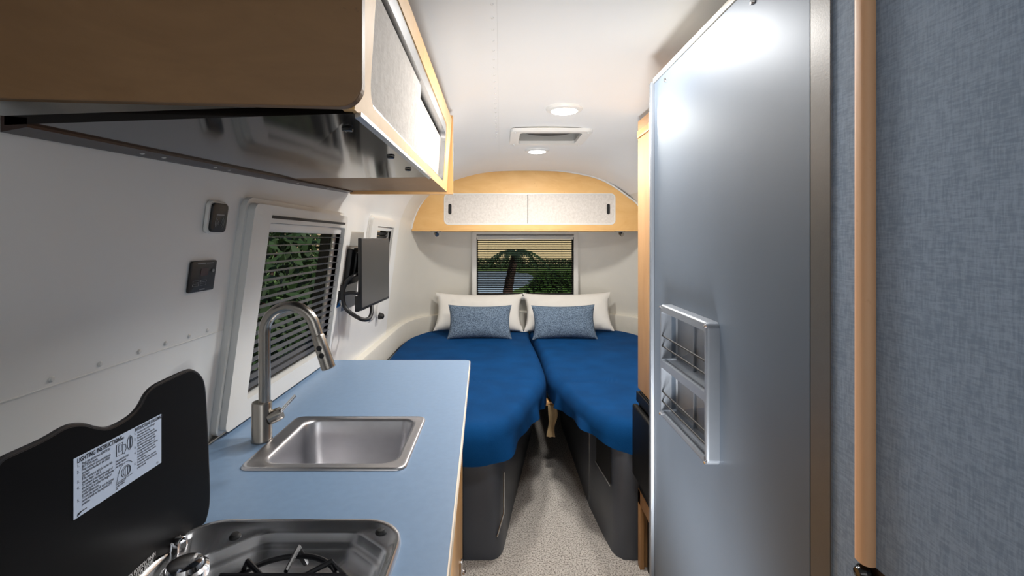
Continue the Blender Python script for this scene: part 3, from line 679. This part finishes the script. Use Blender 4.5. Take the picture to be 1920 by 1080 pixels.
# ------------------------------------------------------------------ beds
def base_unit(pts, z1, name, label, m):
    o = thing(name, label, 'bed base', (sum(p[0] for p in pts)/len(pts), 2.1, 0), 'grey bed bases either side of the aisle')
    a = MB(); a.prism(pts, 0, z1); b = a.build('carcass', m, o, smooth=40); return o
LBp = [(-.70,2.09),(-.06,2.09),(-.035,2.092),(-.012,2.105),(.004,2.13),(.016,2.17),(.03,2.26),(.06,2.46),(.245,3.6),(.2,4.1),(-.55,4.1),(-.75,3.5),(-.75,2.75)]
lb = base_unit(LBp, .52, 'bed_base', 'dark grey bed base left of the aisle, with a pale edge strip on its corner', M_grey)
a = MB(); a.tube([RY(945,885,2.12),RY(944.5,962,2.12),RY(932,1006,2.10)], .004, 8); a.build('edge_strip', M_alu, lb)
a = MB(); a.box(-.30,-.16,2.075,2.089,.0,.51,.003); a.build('dark_panel', M_greyd, lb)
RBp = [(.64,2.09),(.575,2.09),(.54,2.094),(.515,2.115),(.500,2.15),(.486,2.26),(.466,2.51),(.458,3.6),(.5,4.1),(1.0,4.1),(1.2,3.5),(1.2,2.4),(1.15,2.09)]
rb = base_unit(RBp, .52, 'bed_base', 'dark grey bed base right of the aisle, with a dark cut-out in its side', M_grey)
PNi = Plane((.466,2.51,0),(.486-.466,2.26-2.51,0),(0,0,1))
a = MB(); a.box(.135,.36,.30,.50,-.001,.0015,M=PNi.M); a.build('niche', M_rubber, rb, smooth=0)
a = MB(); a.box(.125,.365,.292,.30,.0,.005,M=PNi.M); a.build('niche_trim', M_alu, rb, smooth=0)
a = MB(); a.box(-.0,.0035,.0,.5,.0,.003,M=PNi.M); a.build('panel_seam', M_alu, rb, smooth=0)
# bridge and strap
t = thing('support_slat', 'maple support slat bridging the two bed bases under the blankets', 'slat', (.30,3.0,.42))
a = MB(); a.box(.17,.455,2.86,2.93,.405,.43,.004); a.build('slat', M_edge, t)
strap = MB(); bx = RY(1035,762,2.84)
pts_l = []
for k in range(14):
    u = k/13; z = .415-.19*u; w = .022+.005*math.sin(u*7); x = bx.x+.006*math.sin(u*5); y = 2.845-.008*math.sin(u*6)
    pts_l.append([(x-w,y+.012,z),(x-w*.3,y-.004,z),(x+w*.4,y+.004,z),(x+w,y-.005,z),(x+w,y+.003,z),(x-w,y+.008,z)])
strap.loft(pts_l, True, True)
strap.build('strap', M_strap, label='beige cloth strap hanging below the blankets at the head of the aisle', cat='strap')

def blanket(name, out, cen_, hem, label, seed):
    ring = crom([(x,y,0) for x,y in out], True, 12); n = len(ring); c = Vector((cen_[0],cen_[1],0)); zt = .603
    mb = MB(); loops = []
    RR = .07
    def zn(p):
        h = .006*noise.noise(Vector((p.x*3+seed,p.y*3,0))) + .0025*noise.noise(Vector((p.x*9,p.y*5+seed,3)))
        fold = math.exp(-((p.y-2.70-.03*math.sin(p.x*4+seed))/.012)**2); return h - .006*fold
    # centre fan then rings by fraction
    for f in [.04]+[k/26 for k in range(2,26)]:
        lp_ = []
        for p in ring:
            d = p-c; L = d.length; q = c + d*((L-RR)/L)*f; lp_.append(Vector((q.x,q.y,zt+zn(q))))
        loops.append(lp_)
    for k in range(0,8):
        an = PI/2*k/7; lp_ = []
        for p in ring:
            d = (p-c).normalized(); q = p - d*RR + d*RR*math.sin(an); lp_.append(Vector((q.x,q.y,zt-RR*(1-math.cos(an))+zn(q)*(1-k/7))))
        loops.append(lp_)
    dist = [0]
    for i in range(1,n): dist.append(dist[-1]+(ring[i]-ring[i-1]).length)
    for k in range(1,9):
        f = k/8; lp_ = []
        for i, p in enumerate(ring):
            d = (p-c).normalized(); s_ = dist[i]
            wv = .016*math.sin(s_*17+seed)+.010*math.sin(s_*31+2*seed)
            front = 1 if p.y < 2.7 else .12
            hz = hem + (.02*math.sin(s_*6+seed) if p.y < 2.9 else 0)
            if p.y > 3.1: hz = .50
            q = p + d*(wv*f*front+.006*f*front); lp_.append(Vector((q.x,q.y,zt-RR-(zt-RR-hz)*f)))
        loops.append(lp_)
    mb.loft(loops, True, False)
    o = mb.build(name, M_blanket, smooth=80, label=label, cat='blanket', group='navy blue blankets on the bed')
    return o
LBl = [(-.69,2.05),(-.4,2.04),(-.12,2.035),(-.04,2.05),(.03,2.11),(.09,2.23),(.165,2.44),(.235,2.66),(.276,2.9),(.272,3.4),(.245,3.96),(.24,4.25),(.0,4.36),(-.3,4.34),(-.55,4.27),(-.70,4.05),(-.765,3.7),(-.77,3.2),(-.765,2.75),(-.72,2.35)]
blanket('blanket', LBl, (-.28,3.1), .452, 'navy blue blanket covering the left half of the bed, behind the worktop', 1.3)
RBl = [(.285,2.9),(.325,2.66),(.365,2.44),(.415,2.25),(.465,2.14),(.54,2.08),(.66,2.065),(.95,2.065),(1.13,2.09),(1.2,2.5),(1.23,3.2),(1.22,3.7),(1.15,4.05),(1.0,4.25),(.75,4.33),(.45,4.35),(.262,4.25),(.262,3.96),(.283,3.4)]
blanket('blanket', RBl, (.76,3.1), .474, 'navy blue blanket covering the right half of the bed, beside the tall cabinet', 4.1)

def pillow(name, w, h, th, loc, tilt, rz, m, label, cat, group, pinch=.05, seed=0, piping=False, roll=0):
    nx, ny = 40, 28; bm = bmesh.new(); G = {}
    for s_ in (1,-1):
        for i in range(nx+1):
            for j in range(ny+1):
                u = i/nx*2-1; v = j/ny*2-1
                if s_ < 0 and (i in (0,nx) or j in (0,ny)): G[s_,i,j] = G[1,i,j]; continue
                x = u*w/2*(1-pinch*(1-v*v)); y = v*h/2*(1-pinch*1.3*(1-u*u))
                t_ = ((1-abs(u)**3.2)*(1-abs(v)**2.8))**.55
                z = s_*th/2*t_ + .010*noise.noise(Vector((x*7+seed,y*7,s_*2)))*t_ + .004*noise.noise(Vector((x*22+seed,y*22,s_)))*(t_+.3)
                if v < -.6: z -= 0
                G[s_,i,j] = bm.verts.new((x,y,z))
    for s_ in (1,-1):
        for i in range(nx):
            for j in range(ny):
                f = (G[s_,i,j],G[s_,i+1,j],G[s_,i+1,j+1],G[s_,i,j+1]); bm.faces.new(f if s_>0 else f[::-1])
    Mx = T(loc) @ Matrix.Rotation(rz,4,'Z') @ Matrix.Rotation(tilt,4,'X') @ Matrix.Rotation(roll,4,'Z') @ T((0,h/2,0))
    bmesh.ops.transform(bm, matrix=Mx, verts=bm.verts)
    mb = MB(); mb.bm.free(); mb.bm = bm
    return mb.build(name, m, smooth=80, label=label, cat=cat, group=group)
R_ = math.radians
pillow('pillow', .77,.345,.15,(-.185,4.09,.612), R_(64), R_(2), M_pillow, 'plump white pillow leaning on the rear wall, left of the pair', 'pillow', 'white pillows at the head of the bed', .085, 2, roll=R_(-1))
pillow('pillow', .77,.35,.15,(.585,4.085,.612), R_(64), R_(-2), M_pillow, 'plump white pillow leaning on the rear wall, right of the pair', 'pillow', 'white pillows at the head of the bed', .085, 7, roll=R_(1))
pillow('cushion', .52,.285,.12,(-.165,3.82,.60), R_(66), R_(1.5), M_cushion, 'blue tweed lumbar cushion in front of the left white pillow', 'cushion', 'blue tweed cushions on the bed', .085, 3, roll=R_(-.5))
pillow('cushion', .52,.285,.12,(.515,3.82,.60), R_(66), R_(-1.5), M_cushion, 'blue tweed lumbar cushion in front of the right white pillow', 'cushion', 'blue tweed cushions on the bed', .085, 9, roll=R_(1))

# ------------------------------------------------------------------ tall cabinet with fridge on the right
XT = .592; YT0, YT1 = 1.50, 2.065
tc = thing('tall_cabinet', 'narrow tall maple cabinet between the bed and the grey door', 'cabinet', (.85,1.9,0))
a = MB(); a.box(XT,XT+.018,YT0,YT1,.76,1.905,.002); a.box(XT,XT+.018,2.03,YT1,0,.33,.002); a.box(XT,XT+.018,YT0,YT1,.27,.33,.002); a.build('side_panel', M_maple_v, tc)
a = MB(); a.box(XT+.02,1.14,YT1-.018,YT1,0,1.70,.001); a.build('back_panel', M_maple_v, tc, smooth=0)
a = MB(); a.box(XT+.03,XT+.04,YT0,2.03,0,.27); a.build('dark_recess', M_rubber, tc, smooth=0)
a = MB(); a.box(XT-.006,XT+.02,YT0,YT1-.006,1.83,1.86,.002); a.build('top_rail', M_edge, tc)
fr = thing('refrigerator', 'small black refrigerator built into the tall maple cabinet beside the bed', 'refrigerator', (.7,1.8,.335))
a = MB(); a.box(XT-.003,1.05,YT0,2.045,.335,.755,.004); a.build('body', M_frid, fr)
a = MB(); a.box(XT-.030,XT-.004,YT0,2.05,.40,.70,.010,3); a.build('fridge_door', M_frid, fr)
a = MB(); a.box(XT-.012,XT-.003,YT0,2.05,.71,.752,.003); a.build('control_strip', M_frid, fr)

# ------------------------------------------------------------------ bathroom door and walls on the right
XD = .45; PD = Plane((XD,1.40,0),(0,-1,0),(0,0,1))
DW = 1.40-.698
d1 = thing('door_1', None, None, (XD,1.05,0), kind='structure')
rk_y0, rk_y1, rk_z0, rk_z1 = .983, 1.273, .933, 1.228
hx0, hx1 = 1.40-rk_y1+.012, 1.40-rk_y0-.012
a = MB(); a.plate([(0,.02),(DW,.02),(DW,1.855),(0,1.855)], [rrect(hx0,hx1,rk_z0+.008,rk_z1-.01,.01)], -.03, 0, PD.M); a.build('door_panel', M_doorlam, d1, smooth=0)
a = MB(); a.box(-.004,DW,1.855,1.869,-.03,.003,.001,M=PD.M); a.build('top_edge', M_cream, d1)
a = MB(); a.box(-.004,-.0005,.02,1.856,-.03,-.0005,M=PD.M); a.build('gasket', M_rubber, d1, smooth=0)
for (px,py) in ((1248,150),(1412,3)):
    a = MB(); u_, v_ = PD.px(px,py); a.lathe([(.006,0),(.005,.004),(.001,.005)],14,PD.M @ T((u_,v_,0))); a.build('screw', M_chrome, d1)
jb = MB(); jb.box(XD-.008,XD+.06,1.405,1.425,0,1.86,.002); jb.build('trim_6', M_rack, kind='structure')
jb = MB(); jb.box(XD+.0,XD+.05,.655,.696,0,1.95,.0); jb.build('trim_7', M_jamb, kind='structure', smooth=0)
jb = MB(); jb.box(XD+.001,XD+.006,.6540,.6555,0,1.95); jb.build('trim_8', M_alu, kind='structure', smooth=0)
XW = .4535
jb = MB(); jb.box(XW,XW+.03,.10,.6005,1.003,1.86); jb.box(XW,XW+.03,.6005,.654,.0,1.86); jb.build('wall_partition', M_wallcloth, kind='structure', smooth=0)
jb = MB(); jb.box(XW-.0005,XW+.03,.10,.594,.80,1.003); jb.build('trim_9', M_brown, kind='structure', smooth=0)
ty0 = (XW-.008)*F/(1632-CX); ty1 = (XW-.008)*F/(1605-CX)
jb = MB(); jb.prism(rrect(ty0,ty1,-.014,.004,.0085,6), 1.004, 1.86, M=Matrix(((0,1,0,XW),(1,0,0,0),(0,0,1,0),(0,0,0,1)))); jb.build('trim_10', M_trimwood, kind='structure')
jb = MB(); yk = (ty0+ty1)/2; jb.lathe([(.006,0),(.010,.004),(.010,.010),(.006,.016),(.001,.017)],18,T((XW,yk,.990)) @ Matrix.Rotation(-PI/2,4,'Y'))
jb.build('door_latch', M_blackgl, label='small black round latch at the foot of the peach wood trim strip', cat='latch')
jb = MB(); jb.box(XD+.06,1.17,1.40,1.42,0,1.80); jb.build('wall_bathroom', M_shell, kind='structure', smooth=0)

# rack on the door
rk = thing('storage_rack', 'satin grey two-tier storage rack with dark wire rails on the grey door', 'rack', (XD,1.13,rk_z0))
XK = .423; PK = Plane((XK,rk_y1,0),(0,-1,0),(0,0,1)); Wk = rk_y1-rk_y0
up = (1.082,1.209); lo = (.947,1.063); m_ = .011
a = MB()
a.plate(rrect(.003,Wk-.003,rk_z0+.003,rk_z1-.003,.012), [rrect(m_,Wk-m_,up[0],up[1],.006), rrect(m_,Wk-m_,lo[0],lo[1],.006)], -.002, 0, PK.M)
a.loft([at_z(rrect(0,Wk,rk_z0,rk_z1,.014,8),-.0268), at_z(rrect(0,Wk,rk_z0,rk_z1,.014,8),-.006), at_z(rrect(.001,Wk-.001,rk_z0+.001,rk_z1-.001,.013,8),-.002), at_z(rrect(.004,Wk-.004,rk_z0+.004,rk_z1-.004,.012,8),0.0003)], False, False, PK.M)
a.build('front_surround', M_rack, rk, smooth=40)
for i,(z0,z1) in enumerate((up,lo)):
    a = MB(); a.loft([at_z(rrect(m_,Wk-m_,z0,z1,.006,6),0.0), at_z(rrect(m_+.001,Wk-m_-.001,z0+.001,z1-.001,.006,6),-.038), at_z(rrect(m_+.004,Wk-m_-.004,z0+.004,z1-.004,.005,6),-.0425)], False, True, PK.M)
    a.box(.128,.132,z0+.002,z1-.002,-.042,-.036,.001,M=PK.M)
    sh = a.build('compartment', M_rack, rk, smooth=50)
    for zz in ((1.146,1.119) if i==0 else (1.0,.974)): a = MB(); a.tube([(XK+.003,rk_y1-.011,zz),(XK+.003,rk_y0+.011,zz)], .0021, 8); a.build('wire_rail', M_rubber, sh)
for u_ in (.006,Wk-.006):
    for v_ in (rk_z0+.007,rk_z1-.008): a = MB(); a.lathe([(.0045,0),(.004,.003),(.001,.0045)],14,PK.M @ T((u_,v_,.0))); a.build('screw', M_chrome, rk)

# ------------------------------------------------------------------ outdoors
g = MB(); g.box(-30,30,-8,60,-.72,-.70); g.build('ground', M_grass, smooth=0, kind='structure')
def bush(x, y, z, rx, ry, rz_, n, label, m, seed, group):
    rnd = random.Random(seed); mb = MB(); bm = mb.bm
    for k in range(n):
        v = Vector((rnd.gauss(0,1),rnd.gauss(0,1),rnd.gauss(0,1))).normalized()*(rnd.uniform(.55,1.0))
        p = Vector((x+v.x*rx, y+v.y*ry, z+rz_+v.z*rz_)); s_ = rnd.uniform(.05,.12)
        a_ = Vector((rnd.gauss(0,1),rnd.gauss(0,1),rnd.gauss(0,1))).normalized(); b_ = a_.orthogonal().normalized()
        vs = [bm.verts.new(p-a_*s_), bm.verts.new(p+b_*s_*.35), bm.verts.new(p+a_*s_), bm.verts.new(p-b_*s_*.35)]; bm.faces.new(vs)
    o = thing('shrub', label, 'shrub', (x,y,z), group)
    mb.build('foliage', m, o, smooth=0)
    s = MB()
    for k in range(5): s.tube([(x,y,z),(x+rnd.uniform(-.3,.3)*rx,y+rnd.uniform(-.3,.3)*ry,z+rz_*1.2)], .025, 6)
    s.build('stem', M_bark, o)
bush(-2.9,5.2,-.7,1.0,1.6,1.6,5000,'tall dark leafy shrub outside the left window, farther one',M_leafd,1,'shrubs outside the windows')
bush(-2.6,2.8,-.7,.8,1.0,1.0,3500,'green leafy shrub outside the left window, nearer one',M_leaf,2,'shrubs outside the windows')
bush(1.25,10.5,-.7,.75,.6,.72,4500,'green rounded shrub outside the rear window at lower right',M_leaf,3,'shrubs outside the windows')
bush(0,35,-.7,11.0,.8,.35,7000,'low green hedge in front of the house seen through the rear window',M_leafd,4,'shrubs outside the windows')
w = MB(); w.prism([(p.x,p.y) for p in crom([(-4.5,18,0),(-1.5,17,0),(.3,19,0),(1.6,24,0),(1.4,29,0),(-2,31,0),(-6,27,0)],True,6)], -.70,-.66); w.build('pond', M_water, smooth=0, label='pale blue pond outside beyond the palm tree, seen through the rear window', cat='pond')
hs = thing('house', 'warm beige house across the lawn seen through the rear window', 'house', (2,40,-.7))
a = MB(); a.box(-9,13,40,48,-.7,3.0); a.build('wall', M_render, hs, smooth=0)
a = MB(); a.prism([(-10,3.0),(14,3.0),(10,5.0),(-6,5.0)],-8.5,.6,M=Plane((0,40,0),(1,0,0),(0,0,1)).M); a.build('roof', M_roof, hs, smooth=0)
for xx in (-7,-4.5,8.5,10.5): a = MB(); a.box(xx,xx+1.2,39.95,40.0,.8,2.1); a.build('window', M_winds, hs, smooth=0)
pt = thing('palm_tree', 'leaning palm tree outside the rear window', 'palm tree', (.1,9,-.7))
tp = crom([(.06,9,-.7),(.10,9,.1),(.19,9,.7),(.30,9,1.16)],False,6)
a = MB(); a.tube(tp, [.11-.05*k/(len(tp)-1)+.012*(k%2) for k in range(len(tp))], 12); a.build('trunk', M_bark, pt)
top = tp[-1]
for k in range(11):
    an = 2*PI*k/11+.2; L = .62; f_ = MB(); sp = []
    for q in range(9):
        u = q/8; sp.append(top+Vector((math.cos(an)*L*u, math.sin(an)*L*u, .24*u-.55*u*u)))
    f_.tube(sp, .007, 5)
    for q in range(1,9):
        for s_ in (-1,1):
            for w2 in (0,.5):
                p0 = sp[q-1].lerp(sp[q], w2); side = Vector((-math.sin(an),math.cos(an),0))*s_; ti = p0+side*.13*(1-.6*q/9)+Vector((math.cos(an)*.08,math.sin(an)*.08,-.09))
                b = f_.bm; b.faces.new([b.verts.new(p0+Vector((0,0,.012))), b.verts.new(ti), b.verts.new(p0+Vector((0,0,-.02))+Vector((math.cos(an)*.05,math.sin(an)*.05,0)))])
    f_.build('frond', M_leafd, pt, smooth=0)

# ------------------------------------------------------------------ world, lights, camera
W = bpy.data.worlds.new('sky'); bpy.context.scene.world = W; W.use_nodes = True; nt = W.node_tree
bg = nt.nodes['Background']; tcn = N(nt,'ShaderNodeTexCoord'); sx = N(nt,'ShaderNodeSeparateXYZ'); cr = N(nt,'ShaderNodeValToRGB')
nt.links.new(tcn.outputs['Generated'], sx.inputs[0]); mr = N(nt,'ShaderNodeMapRange'); mr.inputs['From Min'].default_value=-.1; mr.inputs['From Max'].default_value=.9
nt.links.new(sx.outputs['Z'], mr.inputs['Value']); nt.links.new(mr.outputs[0], cr.inputs[0]); nt.links.new(cr.outputs[0], bg.inputs[0])
cr.color_ramp.elements[0].color = lin((236,196,150)); cr.color_ramp.elements[1].color = lin((150,185,225)); bg.inputs[1].default_value = .75
def area(name, loc, rot, size, power, col=(1,1,1), sy=None):
    l = bpy.data.lights.new(name, 'AREA'); l.energy = power; l.size = size; l.color = col
    if sy: l.shape = 'RECTANGLE'; l.size_y = sy
    o = bpy.data.objects.new(name, l); C.objects.link(o); o.location = loc; o.rotation_euler = rot; return o
for i,(x,y) in enumerate(LP):
    o = area('ceiling_lamp_glow', (x,y,1.935), (0,0,0), .15, 14.0, (1,.96,.90)); o.data.shape = 'DISK'
area('galley_ceiling_lamp', (.24,1.28,1.945), (0,0,0), .16, 9, (1,.98,.95), .16)
area('front_fill_light', (.15,-1.0,1.45), (R_(90),0,0), 1.3, 4.5, (.96,.98,1), .7)  # added fill lamp behind the camera; the front wall has no window
up_l = area('aisle_fill_uplight', (.14,.72,.42), Vector((.10,1.75,1.56)).to_track_quat('-Z','Y').to_euler(), .35, 8.2, (1,1,1), .4); up_l.data.spread = R_(85)  # added lamp hidden low in the aisle, aimed up to brighten the ceiling
sl = bpy.data.lights.new('sun','SUN'); sl.energy = 4.5; sl.color = (1,.9,.75); sl.angle = .02
so = bpy.data.objects.new('sun', sl); C.objects.link(so); so.rotation_euler = Vector((-.35,.8,-.5)).to_track_quat('-Z','Y').to_euler()
cam = bpy.data.cameras.new('camera'); co = bpy.data.objects.new('camera', cam); C.objects.link(co)
cam.sensor_width = 36; cam.lens = 36*F/1920; co.location = EYE; co.rotation_euler = (PI/2,0,0)
cam.shift_x = (960-CX)/1920; cam.shift_y = -(540-CY)/1920; cam.clip_start = .02; cam.clip_end = 200
bpy.context.scene.camera = co
vs = bpy.context.scene.view_settings; vs.view_transform = 'Standard'; vs.look = 'None'; vs.exposure = 0; vs.gamma = 1
bpy.context.scene.cycles.max_bounces = 10 if hasattr(bpy.context.scene,'cycles') else 10
